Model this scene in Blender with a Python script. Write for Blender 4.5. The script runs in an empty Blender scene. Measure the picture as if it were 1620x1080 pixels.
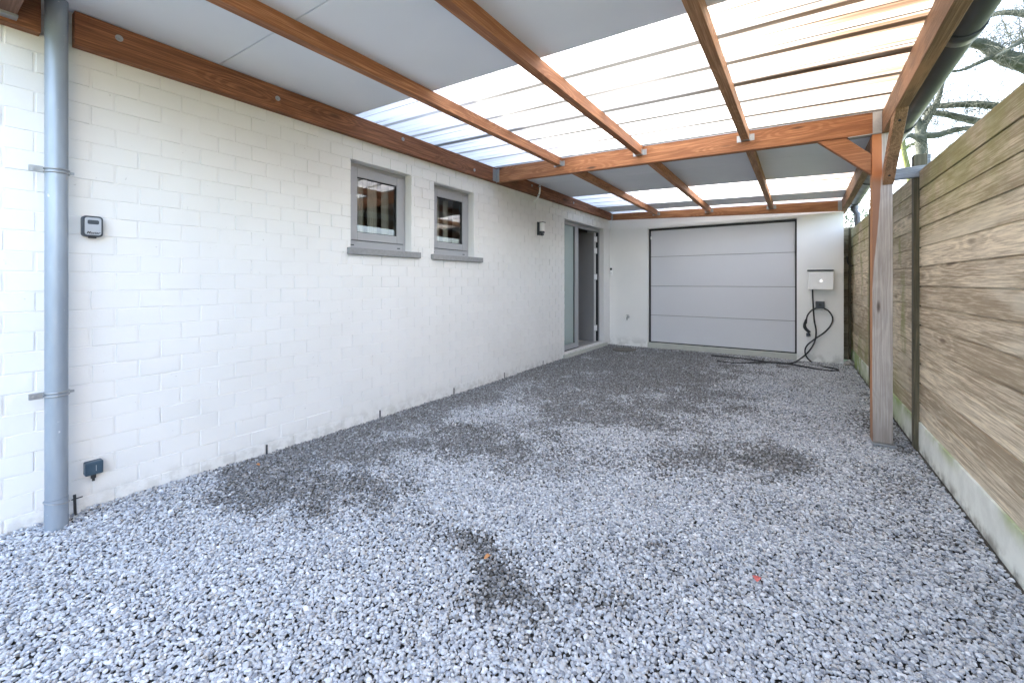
import bpy, bmesh, math, random
import numpy as np
from mathutils import Vector, Matrix
random.seed(7); np.random.seed(7)
R = math.radians
scn = bpy.context.scene
C = scn.collection

# ------------------------------------------------------------------ camera
YAW = R(34.364); HC = 1.22; FPX = 670.0; CX, CY = 810.0, 446.6
cam = bpy.data.cameras.new('camera'); cam_o = bpy.data.objects.new('camera', cam); C.objects.link(cam_o)
cam.sensor_width = 36; cam.sensor_fit = 'HORIZONTAL'; cam.lens = FPX/1620*36
cam.shift_y = -(540-CY)/1620
cam.clip_start = 0.05; cam.clip_end = 3000
cam_o.location = (0, 0, HC); cam_o.rotation_euler = (R(90), 0, YAW)
scn.camera = cam_o
# ------------------------------------------------------------------ world + sun
SUN_EL, SUN_AZ = R(38), R(-70)            # direction towards the sun, azimuth from +Y, clockwise
w = bpy.data.worlds.new('World'); scn.world = w; w.use_nodes = True
nt = w.node_tree; nt.nodes.clear()
sky = nt.nodes.new('ShaderNodeTexSky'); sky.sky_type = 'NISHITA'; sky.sun_disc = False
sky.sun_elevation = SUN_EL; sky.sun_rotation = SUN_AZ
sky.air_density = 1.0; sky.dust_density = 5.0; sky.ozone_density = 1.2
bg = nt.nodes.new('ShaderNodeBackground'); bg.inputs[1].default_value = 0.15
ow = nt.nodes.new('ShaderNodeOutputWorld')
hs = nt.nodes.new('ShaderNodeHueSaturation'); hs.inputs['Saturation'].default_value = .78
nt.links.new(sky.outputs[0], hs.inputs['Color']); nt.links.new(hs.outputs[0], bg.inputs[0]); nt.links.new(bg.outputs[0], ow.inputs[0])
sl = bpy.data.lights.new('sun', 'SUN'); sl.energy = 2.2; sl.angle = R(0.8); sl.color = (1, .95, .87)
so = bpy.data.objects.new('sun', sl); C.objects.link(so)
sd = Vector((math.sin(SUN_AZ)*math.cos(SUN_EL), math.cos(SUN_AZ)*math.cos(SUN_EL), math.sin(SUN_EL)))
so.rotation_euler = sd.to_track_quat('Z', 'Y').to_euler(); so.location = (-10, 5, 12)
vs = scn.view_settings
vs.view_transform = 'Standard'; vs.look = 'None'; vs.gamma = 1; vs.use_curve_mapping = False
vs.exposure = 3.8
scn.render.engine = 'CYCLES'
scn.cycles.max_bounces = 10; scn.cycles.diffuse_bounces = 6; scn.cycles.transparent_max_bounces = 8

# ------------------------------------------------------------------ helpers
def at(u, v, t):
    """world point at distance t along the view axis, seen at photo pixel (u, v)"""
    k = (u-CX)/FPX; s, c = math.sin(YAW), math.cos(YAW)
    return Vector((t*(-s+k*c), t*(c+k*s), HC+t*(CY-v)/FPX))
def on_y(u, v, y):
    k = (u-CX)/FPX; return at(u, v, y/(math.cos(YAW)+k*math.sin(YAW)))
def on_z(u, v, z=0.0):
    return at(u, v, (z-HC)*FPX/(CY-v))

class MB:
    def __init__(s): s.v = []; s.f = []; s.r = []; s.sm = []
    def add(s, vs_, fs, smooth=False, r=None):
        b = len(s.v); r = random.random() if r is None else r
        s.v += [tuple(p) for p in vs_]
        for f in fs:
            s.f.append([b+i for i in f]); s.r.append(r); s.sm.append(smooth)
        return s
    def hexa(s, p, r=None):     # 8 points: bottom loop 0-3 ccw from above, top loop 4-7
        return s.add(p, [(3,2,1,0),(4,5,6,7),(0,1,5,4),(1,2,6,5),(2,3,7,6),(3,0,4,7)], r=r)
    def box(s, x0, x1, y0, y1, z0, z1, r=None):
        return s.hexa([(x0,y0,z0),(x1,y0,z0),(x1,y1,z0),(x0,y1,z0),(x0,y0,z1),(x1,y0,z1),(x1,y1,z1),(x0,y1,z1)], r)
    def quad(s, a, b, c, d, r=None): return s.add([a,b,c,d], [(0,1,2,3)], r=r)
    def prism(s, pts, axis, a, b, r=None):
        """polygon pts (2-D) extruded along axis from a to b"""
        n = len(pts)
        def P(p, q):
            return {'x': (q,p[0],p[1]), 'y': (p[0],q,p[1]), 'z': (p[0],p[1],q)}[axis]
        vs_ = [P(p,a) for p in pts]+[P(p,b) for p in pts]
        fs = [tuple(range(n)), tuple(range(2*n-1, n-1, -1))]+[(i, i+n, (i+1)%n+n, (i+1)%n) for i in range(n)]
        return s.add(vs_, fs, r=r)
    def tube(s, pts, rad, seg=10, cap=True, smooth=True, sub=0):
        pts = [Vector(p) for p in pts]
        if not hasattr(rad, '__len__'): rad = [rad]*len(pts)
        if sub:
            q, rr = [], []
            n = len(pts)
            for i in range(n-1):
                p0 = pts[max(i-1,0)]; p1 = pts[i]; p2 = pts[i+1]; p3 = pts[min(i+2,n-1)]
                for k in range(sub):
                    t = k/sub
                    q.append(.5*((2*p1)+(p2-p0)*t+(2*p0-5*p1+4*p2-p3)*t*t+(3*p1-p0-3*p2+p3)*t**3))
                    rr.append(rad[i]*(1-t)+rad[i+1]*t)
            q.append(pts[-1]); rr.append(rad[-1]); pts, rad = q, rr
        n = len(pts); vs_ = []; up = None
        for i, p in enumerate(pts):
            d = (pts[min(i+1,n-1)]-pts[max(i-1,0)])
            d = d.normalized() if d.length > 1e-9 else Vector((0,0,1))
            if up is None: up = d.orthogonal().normalized()
            up = (up-d*up.dot(d)); up = up.normalized() if up.length > 1e-6 else d.orthogonal().normalized()
            e = d.cross(up)
            for k in range(seg):
                a = 2*math.pi*k/seg
                vs_.append(p+up*(math.cos(a)*rad[i])+e*(math.sin(a)*rad[i]))
        fs = [(i*seg+k, i*seg+(k+1)%seg, (i+1)*seg+(k+1)%seg, (i+1)*seg+k) for i in range(n-1) for k in range(seg)]
        s.add(vs_, fs, smooth=smooth)
        if cap: s.add(vs_[:seg], [tuple(range(seg-1,-1,-1))], r=s.r[-1]); s.add(vs_[(n-1)*seg:], [tuple(range(seg))], r=s.r[-2])
        return s
    def build(s, name, mat, parent=None, bevel=0, seg=2, loc=None):
        me = bpy.data.meshes.new(name)
        me.from_pydata(s.v, [], s.f); me.validate()
        if len(me.polygons) == len(s.r):
            a = me.attributes.new('rnd', 'FLOAT', 'FACE'); a.data.foreach_set('value', s.r)
            me.polygons.foreach_set('use_smooth', s.sm)
        me.materials.append(mat)
        o = bpy.data.objects.new(name, me); C.objects.link(o)
        if parent is not None:
            o.parent = parent
            o.matrix_parent_inverse = Matrix.Translation(-parent.location) if parent.type == 'EMPTY' else Matrix.Identity(4)
            if parent.type != 'EMPTY': pass
        if bevel:
            m = o.modifiers.new('bevel', 'BEVEL'); m.width = bevel; m.segments = seg; m.limit_method = 'ANGLE'; m.angle_limit = R(40)
        return o
def tag(o, label=None, cat=None, group=None, kind=None):
    if label: o['label'] = label
    if cat: o['category'] = cat
    if group: o['group'] = group
    if kind: o['kind'] = kind
    return o
def thing(name, label, cat, loc=(0,0,0), group=None):
    o = bpy.data.objects.new(name, None); C.objects.link(o); o.location = loc
    o.empty_display_size = .1
    return tag(o, label, cat, group)

# ------------------------------------------------------------------ materials
class NG:
    def __init__(s, name):
        s.m = bpy.data.materials.new(name); s.m.use_nodes = True; s.t = s.m.node_tree
        s.t.nodes.clear(); s.out = s.n('OutputMaterial'); s._co = None
    def n(s, k, **kw):
        nd = s.t.nodes.new('ShaderNode'+k)
        for a, b in kw.items(): setattr(nd, a, b)
        return nd
    def inp(s, sock, v):
        if v is None: return
        if hasattr(v, 'is_output') or isinstance(v, bpy.types.NodeSocket): s.t.links.new(v, sock)
        elif isinstance(v, (tuple, list)) and len(v) == 3 and sock.type == 'RGBA': sock.default_value = (*v, 1)
        else: sock.default_value = v
    def co(s):
        if s._co is None: s._co = s.n('TexCoord').outputs['Object']
        return s._co
    def map(s, scale=(1,1,1), vec=None, loc=None):
        m = s.n('Mapping'); s.inp(m.inputs[0], vec or s.co()); m.inputs['Scale'].default_value = scale
        if loc is not None: s.inp(m.inputs['Location'], loc)
        return m.outputs[0]
    def noise(s, scale, detail=4, rough=.55, vec=None, dist=0):
        m = s.n('TexNoise'); s.inp(m.inputs['Vector'], vec or s.co()); m.inputs['Scale'].default_value = scale
        m.inputs['Detail'].default_value = detail; m.inputs['Roughness'].default_value = rough; m.inputs['Distortion'].default_value = dist
        return m.outputs['Fac']
    def math(s, op, a, b=None, c=None, clamp=False):
        m = s.n('Math', operation=op, use_clamp=clamp); s.inp(m.inputs[0], a)
        if b is not None: s.inp(m.inputs[1], b)
        if c is not None: s.inp(m.inputs[2], c)
        return m.outputs[0]
    def ramp(s, fac, lo, hi, a=0., b=1.):
        if lo > hi: lo, hi, a, b = hi, lo, b, a
        m = s.n('MapRange', interpolation_type='SMOOTHSTEP'); s.inp(m.inputs[0], fac)
        m.inputs[1].default_value = lo; m.inputs[2].default_value = hi; m.inputs[3].default_value = a; m.inputs[4].default_value = b
        return m.outputs[0]
    def mix(s, fac, a, b, mode='MIX'):
        m = s.n('Mix', data_type='RGBA', blend_type=mode)
        s.inp(m.inputs[0], fac); s.inp(m.inputs[6], a); s.inp(m.inputs[7], b)
        return m.outputs[2]
    def bump(s, h, strength=.3, dist=.01):
        m = s.n('Bump'); s.inp(m.inputs['Height'], h); m.inputs['Strength'].default_value = strength; m.inputs['Distance'].default_value = dist
        return m.outputs[0]
    def attr(s, name, typ='GEOMETRY'):
        m = s.n('Attribute', attribute_name=name, attribute_type=typ); return m.outputs['Fac']
    def xyz(s, vec=None):
        m = s.n('SeparateXYZ'); s.inp(m.inputs[0], vec or s.co()); return m.outputs
    def bsdf(s, color, rough=.6, metal=0., normal=None, spec=.5, **kw):
        m = s.n('BsdfPrincipled'); s.inp(m.inputs['Base Color'], color); s.inp(m.inputs['Roughness'], rough)
        s.inp(m.inputs['Metallic'], metal); m.inputs['Specular IOR Level'].default_value = spec
        if normal is not None: s.inp(m.inputs['Normal'], normal)
        for k, v in kw.items(): s.inp(m.inputs[k], v)
        return m.outputs[0]
    def done(s, sh): s.t.links.new(sh, s.out.inputs['Surface']); return s.m

def simple(name, col, rough=.5, metal=0., var=.08, scale=12, bump=.05, spec=.5):
    g = NG(name); n1 = g.noise(scale, 5)
    c = g.mix(g.math('MULTIPLY', n1, var*2), col, tuple(max(0, x*.55) for x in col))
    return g.done(g.bsdf(c, g.ramp(n1, .3, .7, rough-.06, rough+.08), metal, g.bump(n1, bump, .004), spec))

def wood(name, light, dark, axis, rings=34, knot=(.05,.03,.02), knots=1., bleach=0., algae=None, rough=.68, pale=None, gloss=.3, ringw=.16, halow=2.6, along=.35, rvar=.28, finec=160, blot=.5):
    """grain runs along axis; per-board attribute rnd shifts it"""
    g = NG(name); rnd = g.attr('rnd')
    off = g.n('CombineXYZ')
    for i in range(3): g.inp(off.inputs[i], g.math('MULTIPLY', rnd, (37.1, 23.7, 51.3)[i]))
    ad = g.n('VectorMath', operation='ADD'); g.inp(ad.inputs[0], g.co()); g.inp(ad.inputs[1], off.outputs[0])
    base = ad.outputs[0]
    def st(al, ac):
        sc = [ac]*3; sc['xyz'.index(axis)] = al; return g.map(tuple(sc), base)
    # knots
    vo = g.n('TexVoronoi'); g.inp(vo.inputs['Vector'], st(1.6, 6.5)); vo.inputs['Scale'].default_value = 1.0; vo.inputs['Randomness'].default_value = 1.0
    kd = vo.outputs['Distance']
    kn = g.ramp(kd, .06*knots, .16*knots, 1, 0); halo = g.ramp(kd, .1, .5, 1, 0)
    warp = g.noise(1.0, 3, .5, st(along, 5.0))
    ph = g.math('ADD', g.math('MULTIPLY', warp, 9.0), g.math('MULTIPLY', halo, halow))
    rg = g.math('SINE', g.math('MULTIPLY', ph, rings*.22))
    rg = g.ramp(rg, -.6, 1.0)
    fine = g.ramp(g.noise(1.0, 5, .7, st(3, finec)), .28, .72)
    big = g.noise(1.0, 3, .5, st(.7, 3))
    f = g.math('ADD', g.math('MULTIPLY', rg, ringw), g.math('MULTIPLY', fine, .50))
    f = g.math('ADD', f, g.math('MULTIPLY', big, .3))
    f = g.math('ADD', f, g.math('MULTIPLY', g.math('SUBTRACT', rnd, .5), rvar))
    f = g.ramp(f, .22, .85)
    col = g.mix(f, dark, light)
    bl = g.math('MULTIPLY', g.ramp(g.noise(1.0, 5, .65, st(1.6, 9), .6), .50, .72), blot)
    col = g.mix(bl, col, tuple(c_*.62 for c_ in dark))
    if pale:
        pn = g.ramp(g.noise(1.0, 4, .6, st(1.1, 4.5)), .52, .68)
        col = g.mix(g.math('MULTIPLY', pn, .6), col, pale)
    col = g.mix(g.math('MULTIPLY', kn, .85), col, knot)
    if algae: col = algae(g, col)
    h = g.math('ADD', g.math('MULTIPLY', fine, .6), g.math('MULTIPLY', rg, .4))
    return g.done(g.bsdf(col, rough, 0, g.bump(h, .35, .0025), gloss))

M = {}
ORL, ORD = (.56, .27, .13), (.27, .11, .05)
for ax in 'xyz': M['beam_'+ax] = wood('stained_timber_'+ax, ORL, ORD, ax, knots=.8)
M['plate'] = wood('dark_stained_timber', (.39, .17, .085), (.16, .062, .03), 'y', knots=.9)
M['rim'] = wood('weathered_brown_timber', (.44, .27, .16), (.20, .115, .065), 'y', pale=(.50,.27,.15))
M['dbeam'] = wood('old_dark_timber', (.26, .13, .09), (.11, .05, .03), 'x')
M['joist'] = wood('brown_joist_timber', (.56, .32, .175), (.29, .145, .07), 'y', knots=.8)
def post_stain(g, col):
    x = g.xyz(); n = g.noise(1.0, 4, .6, g.map((9, 9, 1.2)))
    e = g.math('ADD', x[0], g.math('MULTIPLY', g.math('SUBTRACT', n, .5), .045))
    zz = g.math('MULTIPLY', g.ramp(x[2], 1.0, 2.05), .048)
    m = g.ramp(g.math('SUBTRACT', g.math('SUBTRACT', e, zz), .437), -.002, .004, 1, 0)
    col = g.mix(m, col, g.mix(n, (.24,.125,.08), (.36,.20,.13)))
    col = g.mix(g.math('LESS_THAN', x[0], .4395), col, g.mix(n, (.50,.24,.11), (.40,.18,.08)))
    up = g.math('MULTIPLY', g.ramp(x[2], 1.96, 2.04), g.ramp(e, .500, .492))
    col = g.mix(up, col, g.mix(n, (.52,.21,.09), (.40,.15,.06)))
    lo = g.math('MULTIPLY', g.ramp(x[2], .0, .45, 1, 0), .55)
    return g.mix(lo, col, (.16,.125,.105))
M['post'] = wood('grey_brown_post_timber', (.56, .53, .50), (.35, .315, .295), 'z', rings=16, ringw=.10, algae=post_stain, knots=.7)
M['grey_wood_x'] = wood('grey_weathered_timber', (.34, .35, .36), (.17, .18, .19), 'x')
M['fpost'] = wood('mossy_post_timber', (.17, .145, .095), (.085, .078, .05), 'z')
def fence_algae(g, col):
    x = g.xyz(); n = g.noise(2.2, 5, .6); n2 = g.noise(1.0, 4, .6, g.map((3, 2.2, .9)))
    top = g.math('MULTIPLY', g.ramp(x[2], 1.35, 1.9), g.ramp(n, .30, .58))
    bot = g.math('MULTIPLY', g.ramp(x[2], .7, .2), g.math('MULTIPLY', g.ramp(x[1], 4.2, 6.0), g.ramp(n, .38, .6)))
    mid = g.math('MULTIPLY', g.math('MULTIPLY', g.ramp(n2, .52, .66), g.ramp(x[1], 4.2, 5.0)), .8)
    a = g.math('MAXIMUM', g.math('MULTIPLY', top, .62), g.math('MAXIMUM', g.math('MULTIPLY', bot, .9), mid))
    return g.mix(a, col, g.mix(g.noise(30, 3), (.19,.20,.055), (.30,.32,.10)))
M['fence'] = wood('weathered_fence_boards', (.84, .74, .57), (.34, .27, .185), 'y', rings=30, ringw=.13, halow=1.4, along=.22, rvar=.26, knots=1.1, finec=120, blot=.35, algae=fence_algae, pale=(.68,.62,.50), knot=(.17,.12,.08))
M['fence_x'] = wood('weathered_fence_boards_dark', (.55, .49, .36), (.25, .21, .15), 'x', algae=None)

def paint_wall():
    g = NG('white_painted_brick'); n = g.noise(1.1, 4); f = g.noise(90, 4, .6); f2 = g.noise(14, 4, .6)
    c = g.mix(g.ramp(n, .35, .7), (.76, .76, .755), (.72, .72, .71))
    x = g.xyz()
    lo = g.math('MULTIPLY', g.ramp(x[2], .16, .0), g.ramp(f2, .4, .65))
    c = g.mix(g.math('MULTIPLY', lo, .5), c, (.42,.41,.38))
    sp = g.ramp(g.noise(38, 2, .5), .735, .78); c = g.mix(g.math('MULTIPLY', sp, .35), c, (.35,.34,.33))
    return g.done(g.bsdf(c, .62, 0, g.bump(g.math('ADD', f, g.math('MULTIPLY', f2, 1.5)), .22, .003), .3))
M['brick'] = paint_wall()
def render_wall():
    g = NG('offwhite_render'); n = g.noise(1.6, 5, .6); f = g.noise(140, 3); x = g.xyz()
    c = g.mix(g.ramp(n, .3, .7), (.88, .885, .88), (.85, .855, .85))
    lo = g.math('MULTIPLY', g.ramp(x[2], .22, .0), g.ramp(g.noise(9, 5), .4, .6))
    c = g.mix(g.math('MULTIPLY', lo, .5), c, (.40,.41,.38))
    return g.done(g.bsdf(c, .75, 0, g.bump(f, .12, .002), .2))
M['render'] = render_wall()
M['alu'] = simple('grey_lacquered_frame', (.34, .35, .37), .38, 0, .04, 20, .02)
M['garage'] = simple('grey_garage_panel', (.62, .635, .68), .45, 0, .05, 3, .03)
M['seam'] = simple('dark_seam', (.16,.165,.18), .6)
M['black'] = simple('black_rubber', (.022, .024, .027), .5, 0, .1, 30)
M['bluestone'] = simple('bluestone', (.32, .325, .33), .7, 0, .4, 35, .3)
M['concrete'] = simple('pale_concrete', (.52, .54, .50), .85, 0, .25, 8, .3)
M['zinc'] = None
def zinc():
    g = NG('zinc_pipe'); n = g.noise(6, 5, .6, g.map((1,1,.25))); d = g.noise(34, 3)
    c = g.mix(g.ramp(n, .3, .7), (.33,.38,.44), (.25,.295,.35)); c = g.mix(g.ramp(d, .7, .78), c, (.6,.62,.66))
    return g.done(g.bsdf(c, g.ramp(n, .3, .7, .38, .5), .25, g.bump(n, .1, .004)))
M['zinc'] = zinc()
M['steel'] = simple('galvanised_steel', (.40, .42, .44), .42, .7, .2, 60, .1)
M['gutter'] = simple('dark_grey_gutter_plastic', (.085, .085, .095), .34, 0, .3, 7, .05)
M['panel'] = simple('grey_roof_board', (.82, .86, .92), .55, 0, .12, 1.6, .05)
M['roofdeck'] = simple('dark_roof_deck', (.06, .055, .05), .8)
M['white_plastic'] = simple('white_plastic', (.90, .91, .92), .35, 0, .02)
M['light_plastic'] = simple('light_grey_plastic', (.55, .56, .57), .35, 0, .02)
M['anthracite'] = simple('anthracite_plastic', (.045, .055, .07), .4, 0, .1)
M['silver'] = simple('silver_face', (.42, .44, .48), .35, .3, .05)
M['bluebox'] = simple('petrol_grey_box', (.045, .085, .125), .4, 0, .3, 30)
M['door'] = simple('grey_door_leaf', (.26, .265, .28), .45, 0, .05)
M['inside'] = simple('interior_plaster', (.30, .29, .28), .85, 0, .1)
M['tile'] = simple('interior_floor', (.45, .42, .39), .4)
M['blind'] = simple('beige_curtain_fabric', (.46, .45, .40), .9, 0, .1, 50, .1)
M['ochre'] = simple('dark_furniture', (.07, .055, .045), .6)
M['earth'] = simple('soil', (.075, .071, .062), .95, 0, .6, 9, .6)
M['grass'] = simple('lawn_ground', (.07, .10, .035), .95, 0, .7, 3, .6)
M['bark'] = simple('grey_green_bark', (.075, .088, .068), .9, 0, .7, 18, .6)
M['bark2'] = simple('brown_twig_bark', (.19, .165, .145), .9, 0, .5, 18, .4)
M['bark3'] = simple('mossy_yellow_bark', (.17, .20, .06), .9, 0, .6, 14, .5)
M['tree_leaf'] = simple('small_green_leaves', (.09, .13, .055), .7, 0, .6, 25)
M['lid'] = simple('worn_cover', (.20,.19,.17), .9, 0, .8, 20, .5)
M['leaf_r'] = simple('red_leaf', (.62, .14, .13), .6, 0, .2)
M['leaf_o'] = simple('orange_leaf', (.50, .23, .09), .7, 0, .3)
M['rock'] = simple('rubble_stone', (.42, .41, .39), .9, 0, .8, 14, .6)

def glass(name, tint, body, rough=0.0, spec=2.2):
    g = NG(name)
    fr = g.n('Fresnel'); fr.inputs[0].default_value = 1.5
    k = g.math('MULTIPLY', fr.outputs[0], spec, clamp=True)
    gl = g.n('BsdfGlossy'); gl.inputs['Roughness'].default_value = rough; gl.inputs[0].default_value = (.95,.97,1,1)
    tr = g.n('BsdfTransparent'); tr.inputs[0].default_value = (*tint, 1)
    a = tr.outputs[0]
    if body:
        d = g.n('BsdfDiffuse'); d.inputs[0].default_value = (*body, 1)
        mx = g.n('MixShader'); mx.inputs[0].default_value = .9
        g.t.links.new(a, mx.inputs[1]); g.t.links.new(d.outputs[0], mx.inputs[2]); a = mx.outputs[0]
    m = g.n('MixShader'); g.inp(m.inputs[0], k); g.t.links.new(a, m.inputs[1]); g.t.links.new(gl.outputs[0], m.inputs[2])
    return g.done(m.outputs[0])
M['glass'] = glass('window_glass', (.80,.84,.83), None, 0, 2.2)
M['frosted'] = glass('frosted_green_glass', (.7,.8,.78), (.36,.44,.43), .12, 1.2)

def opal():
    g = NG('opal_corrugated_plastic'); x = g.xyz()
    st = g.noise(1.0, 5, .62, g.map((.55, 22, 1))); st2 = g.noise(1.0, 4, .6, g.map((1.6, 60, 1))); st3 = g.noise(1.0, 3, .6, g.map((.8, 7, 1)))
    edge = g.ramp(x[0], -.8, .6)
    nearf = g.ramp(x[1], 4.3, 2.2, .45, 1)
    m = g.math('MULTIPLY', g.math('MULTIPLY', edge, nearf), g.ramp(g.math('ADD', g.math('MULTIPLY', st, .6), g.math('MULTIPLY', st2, .45)),   .36, .62))
    # dark rib lines: dirt, with the shading of the rib webs painted in
    def lines(y0, pitch, w):
        q = g.math('DIVIDE', g.math('SUBTRACT', x[1], y0-pitch/2), pitch)
        q = g.math('ABSOLUTE', g.math('SUBTRACT', g.math('FRACT', q), .5))
        return g.ramp(g.math('MULTIPLY', q, pitch), w*.45, w, 1, 0)
    wig = g.ramp(st3, .25, .60, .62, 1)
    lapd = g.math('ABSOLUTE', g.math('SUBTRACT', x[1], 3.172))
    wig = g.math('MULTIPLY', wig, g.math('MULTIPLY', g.ramp(x[0], -2.6, -1.5, .3, 1), g.ramp(lapd, .05, .06)))
    main = g.math('MULTIPLY', lines(3.165, 1/3, .032), wig)
    minor = g.math('MULTIPLY', lines(3.165+.105, 1/3, .013), g.ramp(st, .42, .62, 0, .8))
    minor2 = g.math('MULTIPLY', lines(3.165-.085, 1/3, .011), g.ramp(st, .40, .55, .8, 0))
    lap = g.math('MULTIPLY', g.ramp(g.math('ABSOLUTE', g.math('SUBTRACT', x[1], 3.172)), .046, .008, 0, 1), g.ramp(x[0], -2.6, .2, .12, .36))
    d = g.math('MAXIMUM', g.math('MULTIPLY', main, .95), g.math('MAXIMUM', lap, g.math('MAXIMUM', minor, minor2)))
    d2 = g.math('MULTIPLY', g.ramp(g.noise(1.0, 4, .6, g.map((.5, 30, 1))),   .45, .75), .16)
    d = g.math('MAXIMUM', d, d2)
    cc = g.n('CombineColor')
    for i_, (sa, sb) in enumerate(((.15, .115), (.085, .112), (.047, .104))):
        g.inp(cc.inputs[i_], g.math('MULTIPLY', .41, g.math('MULTIPLY', g.math('POWER', sa, m), g.math('POWER', sb, d))))
    col = cc.outputs[0]
    tl = g.n('BsdfTranslucent'); g.inp(tl.inputs[0], col)
    df = g.bsdf(g.mix(.12, col, (.40,.41,.42)), .35)
    mx = g.n('MixShader'); mx.inputs[0].default_value = .18
    g.t.links.new(tl.outputs[0], mx.inputs[1]); g.t.links.new(df, mx.inputs[2])
    return g.done(mx.outputs[0])
M['opal'] = opal()

# ------------------------------------------------------------------ ground
XW, YB = -3.145, 8.03
mb = MB(); mb.add([(-400,-400,-.03),(400,-400,-.03),(400,900,-.03),(-400,900,-.03)], [(0,1,2,3)])
tag(mb.build('ground', M['grass']), kind='structure')
nx, ny = 90, 220
xs = np.linspace(-3.15, .80, nx); ys = np.linspace(-2.5, 8.35, ny)
def hgt(x, y):
    return (np.sin(x*2.1+y*1.3)*.004+np.sin(x*5.3-y*2.7+1)*.003+np.sin(y*.9+2)*.004)
mb = MB(); vv = [(float(x), float(y), float(hgt(x, y))-.012) for y in ys for x in xs]
mb.add(vv, [(j*nx+i, j*nx+i+1, (j+1)*nx+i+1, (j+1)*nx+i) for j in range(ny-1) for i in range(nx-1)], smooth=True)
tag(mb.build('driveway', M['earth']), kind='structure')

# gravel: one vertex per stone, each carrying its size, turn, tint and soiling; stones are instanced on them
def sstep(a, b, t): t = np.clip((t-a)/(b-a), 0, 1); return t*t*(3-2*t)
def vnoise(x, y, s, seed):
    rs = np.random.RandomState(seed); G = rs.rand(256, 256)
    x = x*s+100; y = y*s+100; xi = np.floor(x).astype(int); yi = np.floor(y).astype(int)
    fx = x-xi; fy = y-yi; fx = fx*fx*(3-2*fx); fy = fy*fy*(3-2*fy)
    g = lambda a, b: G[a % 256, b % 256]
    return (g(xi,yi)*(1-fx)+g(xi+1,yi)*fx)*(1-fy)+(g(xi,yi+1)*(1-fx)+g(xi+1,yi+1)*fx)*fy
def fbm(x, y, s, seed): return sum(vnoise(x, y, s*2**k, seed+k)*.5**k for k in range(4))/1.875
def dirt(x, y):
    wx = x+(fbm(x, y, 2.2, 5)-.5)*.7+(fbm(x, y, 9, 25)-.5)*.25; wy = y+(fbm(x, y, 2.2, 15)-.5)*.7+(fbm(x, y, 9, 35)-.5)*.25
    d = np.zeros_like(x)
    for cx, cy, rx, ry, a in [(-1.10,1.50,.42,.19,.50), (-1.40,1.40,.26,.12,.42), (-.85,1.60,.26,.13,.45), (-1.9,3.0,1.1,.5,.32), (-1.6,4.6,1.3,.7,.45), (-.5,2.0,.3,.15,.25), (-2.0,6.3,1.35,1.9,.74), (-2.3,4.2,.8,.6,.55), (-2.9,1.9,.5,.8,.6), (-2.4,1.55,.6,.25,.55), (-.24,3.50,.22,.28,.6), (-1.7,3.7,.75,.45,.62), (-.72,3.45,.28,.45,.45), (-.95,3.0,.3,.2,.35),
                              (-2.70,1.40,.55,.25,.72), (-2.7,2.1,.50,.45,.66), (-2.15,2.55,.55,.35,.55), (-1.2,4.4,.55,.45,.58), (-2.3,4.9,.85,.6,.66),
                              (-1.25,5.9,.55,.9,.66), (-2.2,6.5,1.0,.9,.70), (-1.1,7.5,1.1,.55,.66), (-.5,4.9,.3,.25,.35),
                              (.35,3.6,.3,.25,.2), (.62,5.0,.25,2.5,.35), (-.1,2.75,.28,.2,.25), (-.5,6.6,.4,.4,.42), (-1.55,2.35,.35,.2,.35)]:
        q = ((wx-cx)/rx)**2+((wy-cy)/ry)**2
        d = np.maximum(d, a*np.exp(-q*.62))
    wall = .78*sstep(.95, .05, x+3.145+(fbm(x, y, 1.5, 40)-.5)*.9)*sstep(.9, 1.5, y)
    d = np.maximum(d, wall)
    d = d*(.35+1.5*fbm(x, y, 5.5, 70))*(.75+.5*fbm(x, y, 14, 170))*1.05
    d = np.clip(d+.34*(fbm(x, y, 2.6, 90)-.52), 0, 1)
    return np.clip(d*d*1.6+d*.15, 0, 1)
def gravel_points():
    P = []
    for (y0, y1, sp, zoff) in [(-1.2, 2.6, .0101, .003), (2.6, 4.6, .0114, .003), (4.6, 8.06, .0138, .003)]:
        gx = np.arange(-3.14, .74, sp); gy = np.arange(y0, y1, sp)
        X, Y = np.meshgrid(gx, gy); X = X.ravel(); Y = Y.ravel()
        X = X+np.random.uniform(-.5, .5, X.size)*sp*1.3; Y = Y+np.random.uniform(-.5, .5, X.size)*sp*1.3
        keep = (X > -3.138) & (X < .80-.0199*Y-.03) & (Y < YB-.006)
        # keep only what the camera, or one a step aside, could see
        keep &= (Y > .1+.0*X)
        P.append(np.stack([X[keep], Y[keep]], 1))
    P = np.concatenate(P)
    return P
P = gravel_points(); n = len(P)
print('STONES', n)
px, py = P[:,0], P[:,1]
big = np.random.rand(n)
size = (.0044+.0041*np.random.rand(n)**1.5+.0035*(big > .97))*np.where(py > 4.6, 1.12, np.where(py > 2.6, 1.05, 1.0))
dz = dirt(px, py)
tint = np.random.rand(n)
soil = np.where(np.random.rand(n) < np.minimum(dz*1.7, .86), .50+.5*np.random.rand(n), .42*dz)
size = size*(1-.22*soil)
edge_lift = .012*np.exp(-(px+3.145)/.06)
pz = hgt(px, py)-.006+np.random.rand(n)*.011+edge_lift-.009*dz
me = bpy.data.meshes.new('gravel'); me.vertices.add(n)
me.vertices.foreach_set('co', np.stack([px, py, pz], 1).ravel().astype(np.float32))
for nm, arr in (('ssize', size), ('tint', tint), ('soil', soil)):
    a = me.attributes.new(nm, 'FLOAT', 'POINT'); a.data.foreach_set('value', arr.astype(np.float32))
rot = np.stack([np.random.uniform(-.55, .55, n), np.random.uniform(-.55, .55, n), np.random.uniform(0, 6.28, n)], 1)
a = me.attributes.new('srot', 'FLOAT_VECTOR', 'POINT'); a.data.foreach_set('vector', rot.ravel().astype(np.float32))
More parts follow.
